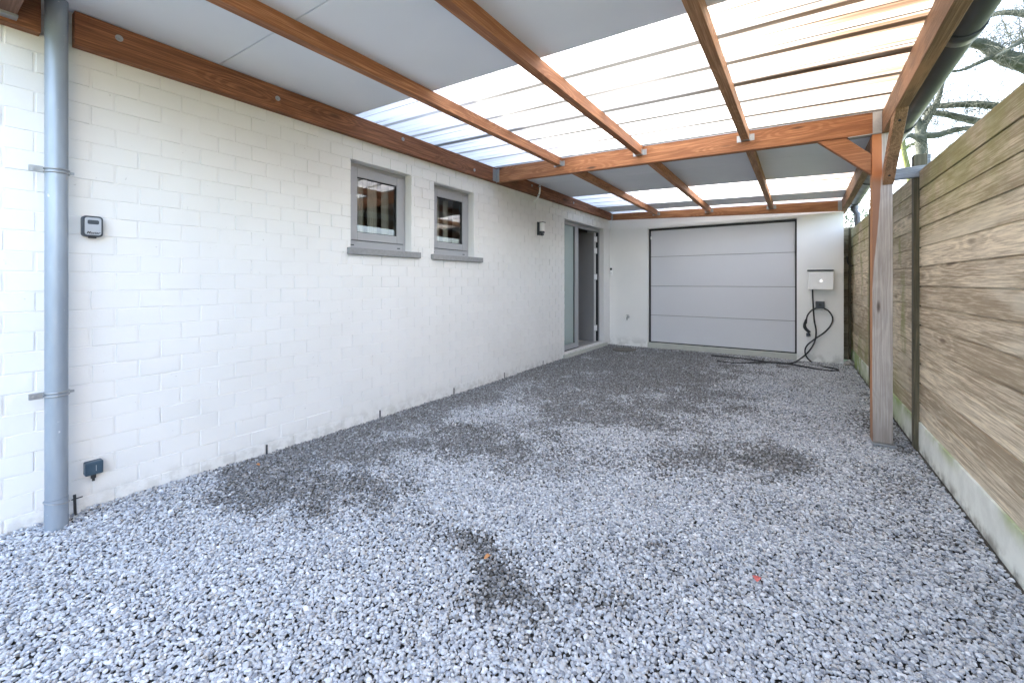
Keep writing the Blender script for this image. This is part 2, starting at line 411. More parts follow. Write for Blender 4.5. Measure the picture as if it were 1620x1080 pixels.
def stone_mat():
    g = NG('grey_blue_gravel'); t = g.attr('tint', 'INSTANCER'); s = g.attr('soil', 'INSTANCER')
    r = g.n('ValToRGB'); g.inp(r.inputs[0], t); e = r.color_ramp.elements
    e[0].position = 0; e[0].color = (.19,.205,.235,1); e[1].position = 1; e[1].color = (.74,.75,.77,1)
    for p, c in [(.15,(.37,.39,.43)), (.35,(.49,.515,.56)), (.55,(.45,.46,.475)), (.7,(.60,.63,.67)), (.86,(.42,.40,.375)), (.93,(.64,.66,.70))]:
        q = e.new(p); q.color = (*c, 1)
    nn = g.noise(130, 4, .6)
    c = g.mix(g.math('MULTIPLY', g.ramp(nn, .35, .7), .35), r.outputs[0], (.30,.33,.37))
    c = g.mix(g.math('MULTIPLY', s, .88), c, (.068,.062,.052))
    return g.done(g.bsdf(c, .72, 0, g.bump(nn, .3, .002), .35))
me.materials.append(stone_mat())
gob = bpy.data.objects.new('gravel', me); C.objects.link(gob); tag(gob, kind='stuff')
tag(gob, 'loose blue grey gravel covering the whole driveway', 'gravel')
ng = bpy.data.node_groups.new('scatter_stones', 'GeometryNodeTree')
ng.interface.new_socket('Geometry', in_out='INPUT', socket_type='NodeSocketGeometry')
ng.interface.new_socket('Geometry', in_out='OUTPUT', socket_type='NodeSocketGeometry')
gn = lambda k: ng.nodes.new(k); L = ng.links.new
gi, go = gn('NodeGroupInput'), gn('NodeGroupOutput')
def named(nm, typ):
    q = gn('GeometryNodeInputNamedAttribute'); q.data_type = typ; q.inputs[0].default_value = nm
    return [o for o in q.outputs if o.enabled and o.name == 'Attribute'][0]
smat = me.materials[0]
jn = gn('GeometryNodeJoinGeometry')
for i, sc in enumerate([(1.25,.95,.62), (1.05,1.0,.75), (1.45,.85,.6), (1.1,.9,.85), (1.3,1.1,.5), (.95,.9,.7)]):
    ico = gn('GeometryNodeMeshIcoSphere'); ico.inputs['Radius'].default_value = 1; ico.inputs['Subdivisions'].default_value = 2
    pos = gn('GeometryNodeInputPosition'); vo = gn('ShaderNodeTexVoronoi'); vo.inputs['Scale'].default_value = .85
    vo.feature = 'F1'
    ofs = gn('ShaderNodeVectorMath'); ofs.operation = 'ADD'; ofs.inputs[1].default_value = (i*7.3, i*3.1, i*5.7)
    L(pos.outputs[0], ofs.inputs[0]); L(ofs.outputs[0], vo.inputs['Vector'])
    nz = gn('ShaderNodeTexNoise'); nz.inputs['Scale'].default_value = 1.1; nz.inputs['Detail'].default_value = 2; L(ofs.outputs[0], nz.inputs['Vector'])
    mr = gn('ShaderNodeMath'); mr.operation = 'MULTIPLY_ADD'; mr.inputs[1].default_value = -.55; mr.inputs[2].default_value = 1.0
    L(vo.outputs['Distance'], mr.inputs[0])
    m2 = gn('ShaderNodeMath'); m2.operation = 'MULTIPLY_ADD'; m2.inputs[1].default_value = .7; L(nz.outputs[0], m2.inputs[0]); L(mr.outputs[0], m2.inputs[2])
    sc_ = gn('ShaderNodeVectorMath'); sc_.operation = 'SCALE'; L(pos.outputs[0], sc_.inputs[0]); L(m2.outputs[0], sc_.inputs['Scale'])
    mu = gn('ShaderNodeVectorMath'); mu.operation = 'MULTIPLY'; mu.inputs[1].default_value = sc; L(sc_.outputs[0], mu.inputs[0])
    sp = gn('GeometryNodeSetPosition'); L(ico.outputs[0], sp.inputs[0]); L(mu.outputs[0], sp.inputs['Position'])
    sm = gn('GeometryNodeSetMaterial'); L(sp.outputs[0], sm.inputs[0]); sm.inputs['Material'].default_value = smat
    g2 = gn('GeometryNodeGeometryToInstance'); L(sm.outputs[0], g2.inputs[0]); L(g2.outputs[0], jn.inputs[0])
iop = gn('GeometryNodeInstanceOnPoints'); L(gi.outputs[0], iop.inputs['Points']); L(jn.outputs[0], iop.inputs['Instance'])
iop.inputs['Pick Instance'].default_value = True
L(named('srot', 'FLOAT_VECTOR'), iop.inputs['Rotation']); L(named('ssize', 'FLOAT'), iop.inputs['Scale'])
L(iop.outputs[0], go.inputs[0])
gm = gob.modifiers.new('stones', 'NODES'); gm.node_group = ng

# ------------------------------------------------------------------ house
house = thing('house', 'white house with painted brick side wall and grey garage door', 'house', (XW, YB, 0))
W1 = (2.186, 2.860, 1.515, 2.265); W2 = (3.171, 3.818, 1.510, 2.258); DO = (6.093, 7.730, 0.075, 2.245)
HTOP = 3.35
def pierced(mb, holes, y0, y1, z0, z1, front, back, P, keepout=()):
    """wall slab between planes front/back; P(d, a, b) makes a point; holes with reveals"""
    A = sorted({y0, y1, *[h[0] for h in holes], *[h[1] for h in holes]}); B = sorted({z0, z1, *[h[2] for h in holes], *[h[3] for h in holes]})
    A = [a for a in A if y0 <= a <= y1]; B = [b for b in B if z0 <= b <= z1]
    for i in range(len(A)-1):
        for j in range(len(B)-1):
            ca, cb = (A[i]+A[i+1])/2, (B[j]+B[j+1])/2
            if any(h[0] < ca < h[1] and h[2] < cb < h[3] for h in holes): continue
            for d in (front, back): mb.quad(P(d,A[i],B[j]), P(d,A[i+1],B[j]), P(d,A[i+1],B[j+1]), P(d,A[i],B[j+1]))
    for h in holes:
        a0, a1, b0, b1 = h
        mb.quad(P(front,a0,b0), P(front,a0,b1), P(back,a0,b1), P(back,a0,b0)); mb.quad(P(front,a1,b0), P(front,a1,b1), P(back,a1,b1), P(back,a1,b0))
        mb.quad(P(front,a0,b0), P(front,a1,b0), P(back,a1,b0), P(back,a0,b0)); mb.quad(P(front,a0,b1), P(front,a1,b1), P(back,a1,b1), P(back,a0,b1))
    mb.quad(P(front,y0,z1), P(front,y1,z1), P(back,y1,z1), P(back,y0,z1)); mb.quad(P(front,y0,z0), P(front,y0,z1), P(back,y0,z1), P(back,y0,z0))
    mb.quad(P(front,y1,z0), P(front,y1,z1), P(back,y1,z1), P(back,y1,z0))
mb = MB()
PX = lambda d, a, b: (d, a, b)
FR = XW-.0046
pierced(mb, [W1, W2, DO], -5, 14, -.05, HTOP, FR, XW-.34, PX)
# bricks standing proud of the painted joints
bv, bf = [], []
HW, BW = .0052, .0026
def brick(y0, y1, z0, z1):
    if y1-y0 < .012 or z1-z0 < .01: return
    b = len(mb.v); c = .0022
    o = random.gauss(0, .0007); ty = random.gauss(0, .0008); tz = random.gauss(.0003, .0007)
    x = XW+o
    j = lambda: random.gauss(0, .0007)
    pts = [(FR-.001,y0,z0),(FR-.001,y1,z0),(FR-.001,y1,z1),(FR-.001,y0,z1),
           (x-ty-tz,y0+c+j(),z0+c+j()),(x+ty-tz,y1-c+j(),z0+c+j()),(x+ty+tz,y1-c+j(),z1-c+j()),(x-ty+tz,y0+c+j(),z1-c+j())]
    mb.add(pts, [(4,5,6,7),(0,1,5,4),(1,2,6,5),(2,3,7,6),(3,0,4,7)])
Z0 = .085; PZ = .0990
for row in range(-2, 34):
    za, zb = Z0+row*PZ, Z0+(row+1)*PZ
    if za > HTOP: break
    za = max(za, -.04); zb = min(zb, HTOP)
    off = .599 if row % 2 == 0 else .698
    k0 = int((-5-off)/.2)-1
    for k in range(k0, 80):
        ya, yb = off+k*.2, off+(k+1)*.2
        if yb < -4.9 or ya > 7.97: continue
        yb = min(yb, 8.027)
        hw = HW*random.uniform(.55, 1.1) if random.random() < .8 else .0012; bw0 = BW*random.uniform(.5, 1.2) if random.random() < .6 else .0004; bw1 = BW*random.uniform(.6, 1.5) if random.random() < .65 else .0004
        a, b_, c_, d_ = ya+hw, yb-hw, za+bw0, zb-bw1
        rects = [(a, b_, c_, d_)]
        for h in (W1, W2, DO, (2.15,2.955,1.458,1.517), (3.125,3.945,1.455,1.512)):
            nr = []
            for (p, q, r_, s_) in rects:
                if q <= h[0] or p >= h[1] or s_ <= h[2] or r_ >= h[3]: nr.append((p,q,r_,s_)); continue
                if p < h[0]: nr.append((p,h[0],r_,s_))
                if q > h[1]: nr.append((h[1],q,r_,s_))
                pp, qq = max(p,h[0]), min(q,h[1])
                if r_ < h[2]: nr.append((pp,qq,r_,h[2]))
                if s_ > h[3]: nr.append((pp,qq,h[3],s_))
            rects = nr
        for r4 in rects: brick(*r4)
mb.build('brick_wall', M['brick'], house)
# rendered garage front
GO = (-2.397, -.062, .0, 2.229)
mb = MB(); PY = lambda d, a, b: (a, d, b)
pierced(mb, [GO], XW+.001, .520, -.05, 2.275, YB, YB+.30, PY)
mb.box(-3.14, .519, YB+.06, YB+.30, 2.2755, 2.80)
mb.box(.30, .519, YB+.301, 14, -.05, 2.80)
mb.build('rendered_wall', M['render'], house)
mb = MB(); mb.box(-11, -3.10, -5, 14, HTOP+.001, HTOP+.12); mb.box(-3.14, .6, YB+.05, 14, 2.81, 2.93)
mb.box(-11, -10.7, -5, 14, 0, HTOP); mb.box(-10.69, -3.5, -5, -4.7, 0, HTOP); mb.box(-10.69, .51, 13.7, 14, 0, 2.80)
mb.build('roof', M['roofdeck'], house)
mb = MB(); mb.box(-10.6, XW-.341, -4.6, 13.6, -.05, .088)
mb.build('interior_floor', M['tile'], house)
mb = MB(); mb.box(-8, XW-.341, -4, 12, 2.52, 2.56); mb.box(-5.6, -5.5, -4, 12, .09, 2.519)
mb.box(-5.49, XW-.342, 5.6, 5.7, .09, 2.519); mb.box(-5.49, XW-.342, 7.93, 8.0, .09, 2.519)
mb.build('interior_wall', M['inside'], house)

def window(y0, y1, z0, z1, name='window'):
    xo = XW-.088
    mb = MB()                                  # fixed frame
    t = .032
    mb.box(xo-.07, xo, y0, y0+t, z0, z1); mb.box(xo-.07, xo, y1-t, y1, z0, z1)
    mb.box(xo-.07, xo-.001, y0+t, y1-t, z1-t, z1); mb.box(xo-.07, xo-.001, y0+t, y1-t, z0, z0+.072)
    fr = mb.build(name, M['alu'], house, .002)
    mb = MB(); s = .082; a0, a1, b0, b1 = y0+t+.003, y1-t-.003, z0+.076, z1-t-.004
    xi = xo+.014
    mb.box(xi-.06, xi, a0, a0+s, b0, b1); mb.box(xi-.06, xi, a1-s, a1, b0, b1)
    mb.box(xi-.06, xi-.0004, a0+s, a1-s, b1-s, b1); mb.box(xi-.06, xi-.0004, a0+s, a1-s, b0, b0+s-.012)
    mb.build('sash', M['alu'], fr, .004)
    mb = MB(); g = .006
    c0, c1, d0, d1 = a0+s, a1-s, b0+s-.012, b1-s
    for (p, q, r_, w_) in ((c0,c0+g,d0,d1),(c1-g,c1,d0,d1),(c0+g,c1-g,d0,d0+g),(c0+g,c1-g,d1-g,d1)):
        mb.box(xi-.03, xi-.010, p, q, r_, w_)
    mb.build('gasket', M['black'], fr)
    mb = MB(); mb.quad((xi-.022,c0,d0),(xi-.022,c1,d0),(xi-.022,c1,d1),(xi-.022,c0,d1)); mb.build('pane', M['glass'], fr)
    mb = MB()
    for yy in (y0+.06, y1-.10): mb.box(xo-.0005, xo+.004, yy, yy+.03, z0+.028, z0+.036)
    mb.box(xo-.06, xo-.0008, y0+t, y1-t, z0+.0725, z0+.0755)
    mb.build('drain_slot', M['black'], fr)
    return fr
f1 = window(*W1); f2 = window(*W2)
mb = MB(); mb.box(XW-.09, XW+.036, 2.150, 2.955, 1.458, 1.5145); s1 = mb.build('window_sill', M['bluestone'], house, .003)
mb = MB(); mb.box(XW-.09, XW+.036, 3.125, 3.945, 1.455, 1.5095); s2 = mb.build('window_sill', M['bluestone'], house, .003)
# curtains hanging inside each window
def curtain(y0, strips, label):
    t = thing('curtain', label, 'curtain', (XW-.2, y0, .1), 'curtains behind the windows')
    for (a, b) in strips:
        mb = MB(); n_ = 14; pts = []
        for i in range(n_+1):
            y = a+(b-a)*i/n_; pts.append((XW-.20+.008*math.sin(i*1.9), y))
        vs_ = [(x, y, 1.53) for x, y in pts]+[(x, y, 2.25) for x, y in pts]
        vs_ += [(x-.004, y, 1.53) for x, y in pts]+[(x-.004, y, 2.25) for x, y in pts]
        m_ = n_+1
        fs = [(i, i+1, i+1+m_, i+m_) for i in range(n_)]+[(2*m_+i, 3*m_+i, 3*m_+i+1, 2*m_+i+1) for i in range(n_)]
        mb.add(vs_, fs, smooth=True); mb.build('drape', M['blind'], t)
curtain(2.2, [(2.20,2.29),(2.34,2.45),(2.50,2.60),(2.66,2.74)], 'pale curtain strips behind the nearer, larger window')
curtain(3.2, [(3.19,3.27),(3.33,3.44),(3.51,3.58)], 'pale curtain strips behind the farther, smaller window')

# entrance door
xo = XW-.085
mb = MB(); y0, y1, z0, z1 = DO
mb.box(xo-.07, xo, y0, y0+.055, z0, z1-.005); mb.box(xo-.07, xo, 7.675, y1, z0, z1-.005)
mb.box(xo-.07, xo-.001, y0+.055, 7.675, z1-.062, z1-.005)
mb.box(xo-.07, xo-.0015, 6.660, 6.795, z0, z1-.0625)
mb.box(xo-.07, xo-.001, y0+.055, 6.660, z0+.02, z0+.10)
dfm = mb.build('entrance_door', M['alu'], house, .003)
mb = MB(); mb.box(xo-.05, xo-.03, y0+.056, 6.659, z0+.101, z1-.063); mb.build('side_pane', M['frosted'], dfm)
mb = MB()
for a, b in ((y0+.056,y0+.064),(6.650,6.659)): mb.box(xo-.029, xo-.018, a, b, z0+.101, z1-.063)
mb.box(xo-.06, xo+.0005, 7.655, 7.676, z0+.02, z1-.07)
mb.box(xo-.06, xo+.001, y0, 6.795, z0+.004, z0+.019)
mb.build('seal', M['black'], dfm)
mb = MB(); mb.box(-4.20, xo-.045, 7.560, 7.640, z0+.02, z1-.075); mb.build('door_leaf', M['door'], dfm, .002)
mb = MB(); mb.box(xo-.0445, xo-.041, 7.561, 7.575, z0+.02, z1-.08); mb.box(xo-.0445, xo-.041, 7.618, 7.639, z0+.02, z1-.08)
mb.build('edge_strip', M['white_plastic'], dfm)
for zz in (.30, 1.28, 1.78, 2.0):
    mb = MB(); mb.box(xo-.046, xo-.028, 7.585, 7.63, zz, zz+.09); mb.tube([(xo-.026,7.645,zz-.01),(xo-.026,7.645,zz+.10)], .011, 10)
    mb.build('hinge', M['white_plastic'], dfm, .002)
mb = MB(); mb.box(XW-.341, xo-.005, y0, y1, .0, z0+.018); mb.box(xo-.0045, XW-.002, y0+.001, y1-.001, .0, z0-.006)
mb.build('threshold', M['bluestone'], dfm, .003)
mb = MB(); mb.box(XW+.0005, XW+.045, 6.04, 7.82, -.02, .055); mb.build('step', M['concrete'], dfm, .004)

# garage door
yd = YB+.10
mb = MB(); gx0, gx1 = -2.376, -.072
mb.box(-2.3968, gx0+.014, yd-.012, yd+.02, .087, 2.2285); mb.box(gx1-.014, -.0622, yd-.012, yd+.02, .087, 2.2285)
mb.box(gx0+.014, gx1-.014, yd-.012, yd+.02, 2.193, 2.2285); mb.box(gx0+.014, gx1-.014, yd-.008, yd+.02, .087, .103)
gd = mb.build('garage_door', M['black'], house)
zs = [.104, .603, 1.149, 1.701, 2.192]
mb = MB(); mb.box(gx0+.0155, gx1-.0155, yd+.0035, yd+.012, .106, 2.190); mb.build('backing_panel', M['seam'], gd)
for i in range(4):
    mb = MB(); a, b = zs[i]+(.002 if i else 0), zs[i+1]-.002
    mb.hexa([(gx0+.015,yd-.002,a+.002),(gx1-.015,yd-.002,a+.002),(gx1-.015,yd+.03,a),(gx0+.015,yd+.03,a),
             (gx0+.015,yd-.002,b-.002),(gx1-.015,yd-.002,b-.002),(gx1-.015,yd+.03,b),(gx0+.015,yd+.03,b)])
    mb.build('door_panel', M['garage'], gd, .003)
mb = MB(); mb.box(gx0+.012, gx0+.032, yd-.016, yd-.0025, 2.03, 2.085); mb.build('latch', M['white_plastic'], gd, .003)
mb = MB(); mb.box(GO[0]+.001, GO[1]-.001, YB-.002, yd+.1, -.03, .0865); mb.build('garage_threshold', M['concrete'], house, .004)
for yy in (1.504, 2.485, 3.471, 4.427, 5.408):
    mb = MB(); mb.box(XW-.003, XW+.0035, yy-.005, yy+.005, -.01, .066)
    for k in range(4): mb.box(XW+.0036, XW+.0055, yy-.005, yy+.005, .002+k*.016, .010+k*.016)
    mb.build('weep_vent', M['anthracite'], house)

# ------------------------------------------------------------------ carport
carport = thing('carport', 'orange brown timber carport with opal and grey roof', 'carport', (-1.3, 4.2, 0))
PXF = -3.085
def zt(x): return 2.621-.0340*(x+3.085)          # underside of the roof
mb = MB(); mb.box(XW+.0008, PXF, .528, 8.0, 2.444, 2.617); pl1 = mb.build('wall_plate', M['plate'], carport, .003)
mb = MB(); mb.box(XW+.0008, PXF, -1.0, .412, 2.444, 2.617); pl0 = mb.build('wall_plate', M['plate'], carport, .003)
for yy, zz, par in [(.70,2.555,pl1),(1.55,2.53,pl1),(2.7,2.56,pl1),(3.75,2.50,pl1),(5.0,2.56,pl1),(6.3,2.52,pl1)]:
    mb = MB(); mb.tube([(PXF+.0005,yy,zz),(PXF+.0035,yy,zz)], .017, 16, smooth=False); mb.tube([(PXF+.0035,yy,zz),(PXF+.011,yy,zz)], .0085, 6, smooth=False)
    mb.build('bolt', M['steel'], par)
def xbeam(y0, y1, x0, x1, zb0, zb1, zt0, zt1, name, mat=None):
    mb = MB(); mb.hexa([(x0,y0,zb0),(x1,y0,zb1),(x1,y1,zb1),(x0,y1,zb0),(x0,y0,zt0),(x1,y0,zt1),(x1,y1,zt1),(x0,y1,zt0)])
    return mb.build(name, mat or M['beam_x'], carport, .003)
RX0, RX1 = .497, .562
cb = xbeam(4.166, 4.230, PXF+.001, RX0-.001, 2.443, 2.333, zt(PXF)-.002, zt(RX0)-.002, 'cross_beam')
fb = xbeam(7.955, 8.020, PXF+.001, RX0-.001, 2.441, 2.286, 2.563, 2.440, 'far_beam')
nb = xbeam(.265, .330, PXF+.001, RX0-.001, 2.475, 2.365, zt(PXF)-.002, zt(RX0)-.002, 'near_beam', M['dbeam'])
mb = MB(); mb.box(PXF+.0005, PXF+.05, .262, .333, 2.462, 2.4735); mb.box(PXF+.0005, PXF+.003, .235, .2635, 2.47, 2.55); mb.build('beam_hanger', M['steel'], nb)
def hanger_plate(par, x0, x1, y, z0, z1, w=.028):
    mb = MB(); mb.box(x0, x1, y-.003, y-.0005, z0, z1)
    for k in range(5):
        z = z0+(z1-z0)*(k+.5)/5; mb.tube([((x0+x1)/2,y-.003,z),((x0+x1)/2,y-.0055,z)], .004, 6, smooth=False)
    mb.build('beam_hanger', M['steel'], par)
hanger_plate(cb, PXF+.0015, PXF+.05, 4.166, 2.438, 2.600)
hanger_plate(cb, RX0-.055, RX0-.0015, 4.166, 2.340, 2.498)
mb = MB(); mb.box(-3.0845, -3.081, 4.10, 4.163, 2.45, 2.60); mb.build('beam_hanger', M['steel'], cb)
mb = MB(); mb.box(RX0-.20, RX0-.002, 4.160, 4.232, 2.3325, 2.3385); mb.build('beam_hanger', M['steel'], cb)
hanger_plate(fb, PXF+.0015, PXF+.04, 7.955, 2.441, 2.54); hanger_plate(fb, RX0-.05, RX0-.0015, 7.955, 2.29, 2.43)
JX = [(-2.212, .062), (-1.318, .062), (-.400, .062)]
for (xj, wj) in JX:
    for (ya, yb) in ((.332, 4.164), (4.232, 7.953)):
        x0, x1 = xj-wj/2, xj+wj/2
        far = ya > 4
        zt0, zt1 = zt(x0)-.0015, zt(x1)-.0015; hj = .088
        dz_ = 0 if not far else -.045
        mb = MB()
        # far joists fall slightly to the lower far beam
        mb.hexa([(x0,ya,zt0-hj),(x1,ya,zt1-hj),(x1,yb,zt1-hj+dz_),(x0,yb,zt0-hj+dz_),(x0,ya,zt0),(x1,ya,zt1),(x1,yb,zt1+dz_),(x0,yb,zt0+dz_)])
        j = mb.build('joist', M['joist'] if xj > -.6 else M['beam_y'], carport, .003)
        for ye, s in ((ya, 1), (yb, -1)):
            if ye < .5: continue
            zb = zt0-hj+(dz_ if ye > 5 else 0); e = ye
            mb = MB()
            for sgn, xx in ((-1, x0), (1, x1)):
                a, b = (xx-.036, xx-.0005) if sgn < 0 else (xx+.0005, xx+.036)
                ya_, yb_ = (e-.0025, e-.0005) if s < 0 else (e+.0005, e+.0025)
                # flange on the beam, just clear of the joist end
                ya_, yb_ = ya_, yb_
                mb.box(a, b, ya_, yb_, zb-.004, zb+.052)
                c0, c1 = (xx-.002, xx-.0004) if sgn < 0 else (xx+.0004, xx+.002)
                mb.box(c0, c1, min(e, e+s*.05), max(e, e+s*.05), zb-.003, zb+.05)
                for q in (.010, .026, .042):
                    px_ = (a+b)/2; yf = yb_ if s > 0 else ya_
                    mb.tube([(px_, yf, zb+q), (px_, yf+s*.003, zb+q)], .0035, 6, smooth=False)
            mb.box(x0-.002, x1+.002, min(e, e+s*.05), max(e, e+s*.05), zb-.0035, zb-.001)
            mb.build('joist_hanger', M['steel'], j)
# rim beams, post, braces
mb = MB(); mb.box(RX0, RX1, .10, 4.40, 2.333, 2.497); rim = mb.build('rim_beam', M['rim'], carport, .004)
mb = MB(); mb.hexa([(RX0,4.402,2.331),(RX1,4.402,2.331),(RX1,8.35,2.285),(RX0,8.35,2.285),(RX0,4.402,2.495),(RX1,4.402,2.495),(RX1,8.35,2.455),(RX0,8.35,2.455)])
mb.build('rim_beam', M['rim'], carport, .004)
mb = MB(); mb.box(.438, .557, 4.166, 4.282, .022, 2.3315); po = mb.build('post', M['post'], carport, .004)
mb = MB(); mb.box(.437, .572, 4.140, 4.29, .006, .0205); mb.box(.47, .53, 4.19, 4.25, -.05, .0055); mb.build('post_base', M['steel'], po, .002)
mb = MB(); mb.prism([(4.1645,1.942),(4.1645,2.062),(3.79,2.332),(3.625,2.332)], 'x', RX0+.001, RX1-.001); kb = mb.build('knee_brace', M['rim'], carport, .003)
for yy, zz in ((4.09, 1.998), (3.70, 2.275)):
    mb = MB(); d = Vector((0, -.588, -.809)); c0 = Vector((RX0+.03, yy, zz))
    mb.tube([c0, c0+d*.004], .008, 8, smooth=False); mb.build('screw', M['black'], kb)
mb = MB(); mb.prism([(.4365,2.030),(.4365,2.185),(.285,2.338),(.105,2.343)], 'y', 4.172, 4.226); mb.build('knee_brace', M['beam_x'], carport, .003)
# second, older beam just before the front beam
xbeam(.135, .195, PXF+.001, RX0-.001, 2.475, 2.365, zt(PXF)-.002, zt(RX0)-.002, 'near_beam', M['dbeam'])
# grey roof boards, one per metre
def rpanel(y0, y1, x0=-3.14, x1=.60, name='roof_board', z=0., th=.045, mat='panel', dz0=0., dz1=0.):
    mb = MB(); a, b = zt(x0)+z, zt(x1)+z
    mb.hexa([(x0,y0,a+dz0),(x1,y0,b+dz0),(x1,y1,b+dz1),(x0,y1,a+dz1),(x0,y0,a+th+dz0),(x1,y0,b+th+dz0),(x1,y1,b+th+dz1),(x0,y1,a+th+dz1)])
    return mb.build(name, M[mat], carport, .0025)
rpanel(.12, .465, -2.80, .60); rpanel(.469, 1.186); rpanel(1.192, 2.19)
rpanel(.10, .47, -3.14, -2.78, 'roof_board', .05, .03, 'roofdeck')
fdz = lambda y: -.045*max(0, y-4.23)/3.72
for a, b in ((4.20, 5.196), (5.202, 6.20), (7.26, 7.80)): rpanel(a, b, dz0=fdz(a), dz1=fdz(b))
# opal corrugated sheets: trapezoid ribs along the fall
def sheet(y0, y1, x0=-3.14, x1=.655, zo=0.0, lap=()):
    prof = []; pitch = 1/3
    y = y0
    k0 = math.floor((y0-3.165)/pitch)
    brk = [(y0, 0.)]
    for k in range(int(k0), int(k0)+int((y1-y0)/pitch)+3):
        c = 3.165+k*pitch
        for dy, h in ((-.017,0),(-.009,.022),(.009,.022),(.017,0)): brk.append((c+dy, h))
        for m_ in (.111, .222):
            for dy, h in ((-.012,0),(-.006,.004),(.006,.004),(.012,0)): brk.append((c+m_+dy, h))
    brk = [b for b in brk if y0 <= b[0] <= y1]+[(y1, 0.)]
    brk.sort(); n_ = len(brk); xs_ = np.linspace(x0, x1, 24)
    vs_ = [(float(x), yy, zt(x)+.004+h+zo+fdz(yy)) for x in xs_ for yy, h in brk]
    fs = [(i*n_+j_, i*n_+j_+1, (i+1)*n_+j_+1, (i+1)*n_+j_) for i in range(len(xs_)-1) for j_ in range(n_-1)]
    mb = MB(); mb.add(vs_, fs); return mb.build('roof_sheet', M['opal'], carport)
for yy, xa, fz in ((.467, -2.78, 0), (1.189, -3.14, 0), (5.199, -3.14, fdz(5.199))):
    mb = MB(); a, b = zt(xa)+.0465+fz, zt(.6)+.0465+fz
    mb.hexa([(xa,yy-.03,a),(.6,yy-.03,b),(.6,yy+.03,b),(xa,yy+.03,a),(xa,yy-.03,a+.01),(.6,yy-.03,b+.01),(.6,yy+.03,b+.01),(xa,yy+.03,a+.01)])
    mb.build('joint_light_block', M['roofdeck'], carport)  # added, unseen strips that keep sky light out of the board joints
sheet(2.165, 3.205); sheet(3.125, 4.30, zo=.004); sheet(6.17, 7.29); sheet(7.77, 8.03, zo=.0)  # last narrow strip is added to stand for the light gap above the far beam
# gutter
mb = MB()
def gutter_piece(y0, y1, r0, za, zb):
    seg = 14; vs_ = []; 
    for (yy, zc) in ((y0, za), (y1, zb)):
        for rr in (r0, r0-.004):
            for k in range(seg+1):
                a = math.pi+math.pi*k/seg; vs_.append((.643+rr*math.cos(a), yy, zc+rr*math.sin(a)))
    m_ = seg+1; A, B, C_, D = 0, m_, 2*m_, 3*m_
    fs = []
    for k in range(seg):
        fs += [(A+k, A+k+1, C_+k+1, C_+k), (B+k, D+k, D+k+1, B+k+1), (A+k, B+k, B+k+1, A+k+1), (C_+k, C_+k+1, D+k+1, D+k)]
    fs += [(A, C_, D, B), (A+seg, B+seg, D+seg, C_+seg)]
    mb.add(vs_, fs, smooth=True)
gutter_piece(  .05, 8.34, .074, 2.475, 2.425)
for yy in (.4,): pass
gt = mb.build('gutter', M['gutter'], carport)
for (ya, yb) in ((2.86, 2.96), (4.36, 4.46), (6.4, 6.5), (7.9, 8.0)):
    mb = MB(); zc = 2.475-.05*(ya+1.15)/9.5; gutter_piece(ya, yb, .0795, zc, zc-.0005); mb.build('gutter_joint', M['gutter'], gt)
mb = MB(); mb.tube([(.569,.05,2.474),(.569,8.34,2.427)], .006, 8); mb.tube([(.718,.05,2.474),(.718,8.34,2.427)], .008, 8); mb.build('gutter_lip', M['gutter'], gt)

# ------------------------------------------------------------------ downpipes
dp = thing('downpipe', 'blue grey zinc downpipe on the white wall, nearest the camera', 'downpipe', (-3.04, .456, 0), 'downpipes')
mb = MB(); xq, yq = -3.045, .458
mb.tube([(xq,yq,-.02),(xq,yq,.155)], .0425, 28); mb.tube([(xq,yq,.156),(xq,yq,2.66)], .0410, 28)
mb.build('pipe', M['zinc'], dp)
for zz in (1.768, .672):
    mb = MB()
    for dzz in (-.008, .008): mb.tube([(xq+  .0435*math.cos(a), yq+  .0435*math.sin(a), zz+dzz) for a in np.linspace(0, 2*math.pi, 25)], .0045, 8, cap=False)
    mb.box(xq-.006, xq+.004, yq-.092, yq-.047, zz-.014, zz+.014); mb.box(xq+.006, xq+.012, yq-.09, yq-.047, zz-.014, zz+.014)
    mb.tube([(xq-.012,yq-.075,zz),(xq+.022,yq-.075,zz)], .005, 6, smooth=False); mb.tube([(xq+.012,yq-.075,zz),(xq+.018,yq-.075,zz)], .009, 6, smooth=False)
    mb.box(xq-.005, xq+.003, yq+.047, yq+.062, zz-.006, zz+.006); mb.tube([(XW,yq,zz),(xq-.045,yq,zz)], .006, 8)
    mb.build('clamp', M['steel'], dp)
mb = MB(); mb.tube([(xq+  .0445*math.cos(a), yq+  .0445*math.sin(a), .135-.012*math.sin(a)) for a in np.linspace(0, 2*math.pi, 25)], .0028, 6, cap=False); mb.build('collar', M['steel'], dp)
mb = MB(); mb.tube([(-3.11,.535,-.02),(-3.125,.535,.10),(-3.13,.535,.115)], .006, 10); mb.tube([(-3.105,.52,.10),(-3.095,.56,.105)], .003, 6)
tag(mb.build('conduit_stub', M['black']), 'short black conduit end rising from the gravel beside the downpipe', 'conduit')
dq = thing('downpipe', 'dark grey plastic downpipe in the corner between garage and fence', 'downpipe', (.69, 8.13, 0), 'downpipes')
mb = MB(); mb.tube([(.645,8.13,2.36),(.65,8.13,2.30),(.685,8.13,2.24),(.687,8.13,2.18),(.687,8.13,-.02)], .036, 20); mb.build('pipe', M['gutter'], dq)
mb = MB(); mb.tube([(.687,8.13,2.12),(.687,8.13,2.19)], .041, 20); mb.build('pipe_socket', M['gutter'], dq)
mb = MB(); mb.tube([(.66,8.13,2.30),(.65,8.13,2.36)], .042, 20); mb.build('pipe_socket', M['gutter'], dq)
mb = MB(); q = [on_y(1340,405,8.06), on_y(1341,415,8.06), on_y(1346,420,8.06), on_y(1365,420,8.06), on_y(1370,417,8.06), on_y(1371,402,8.06)]
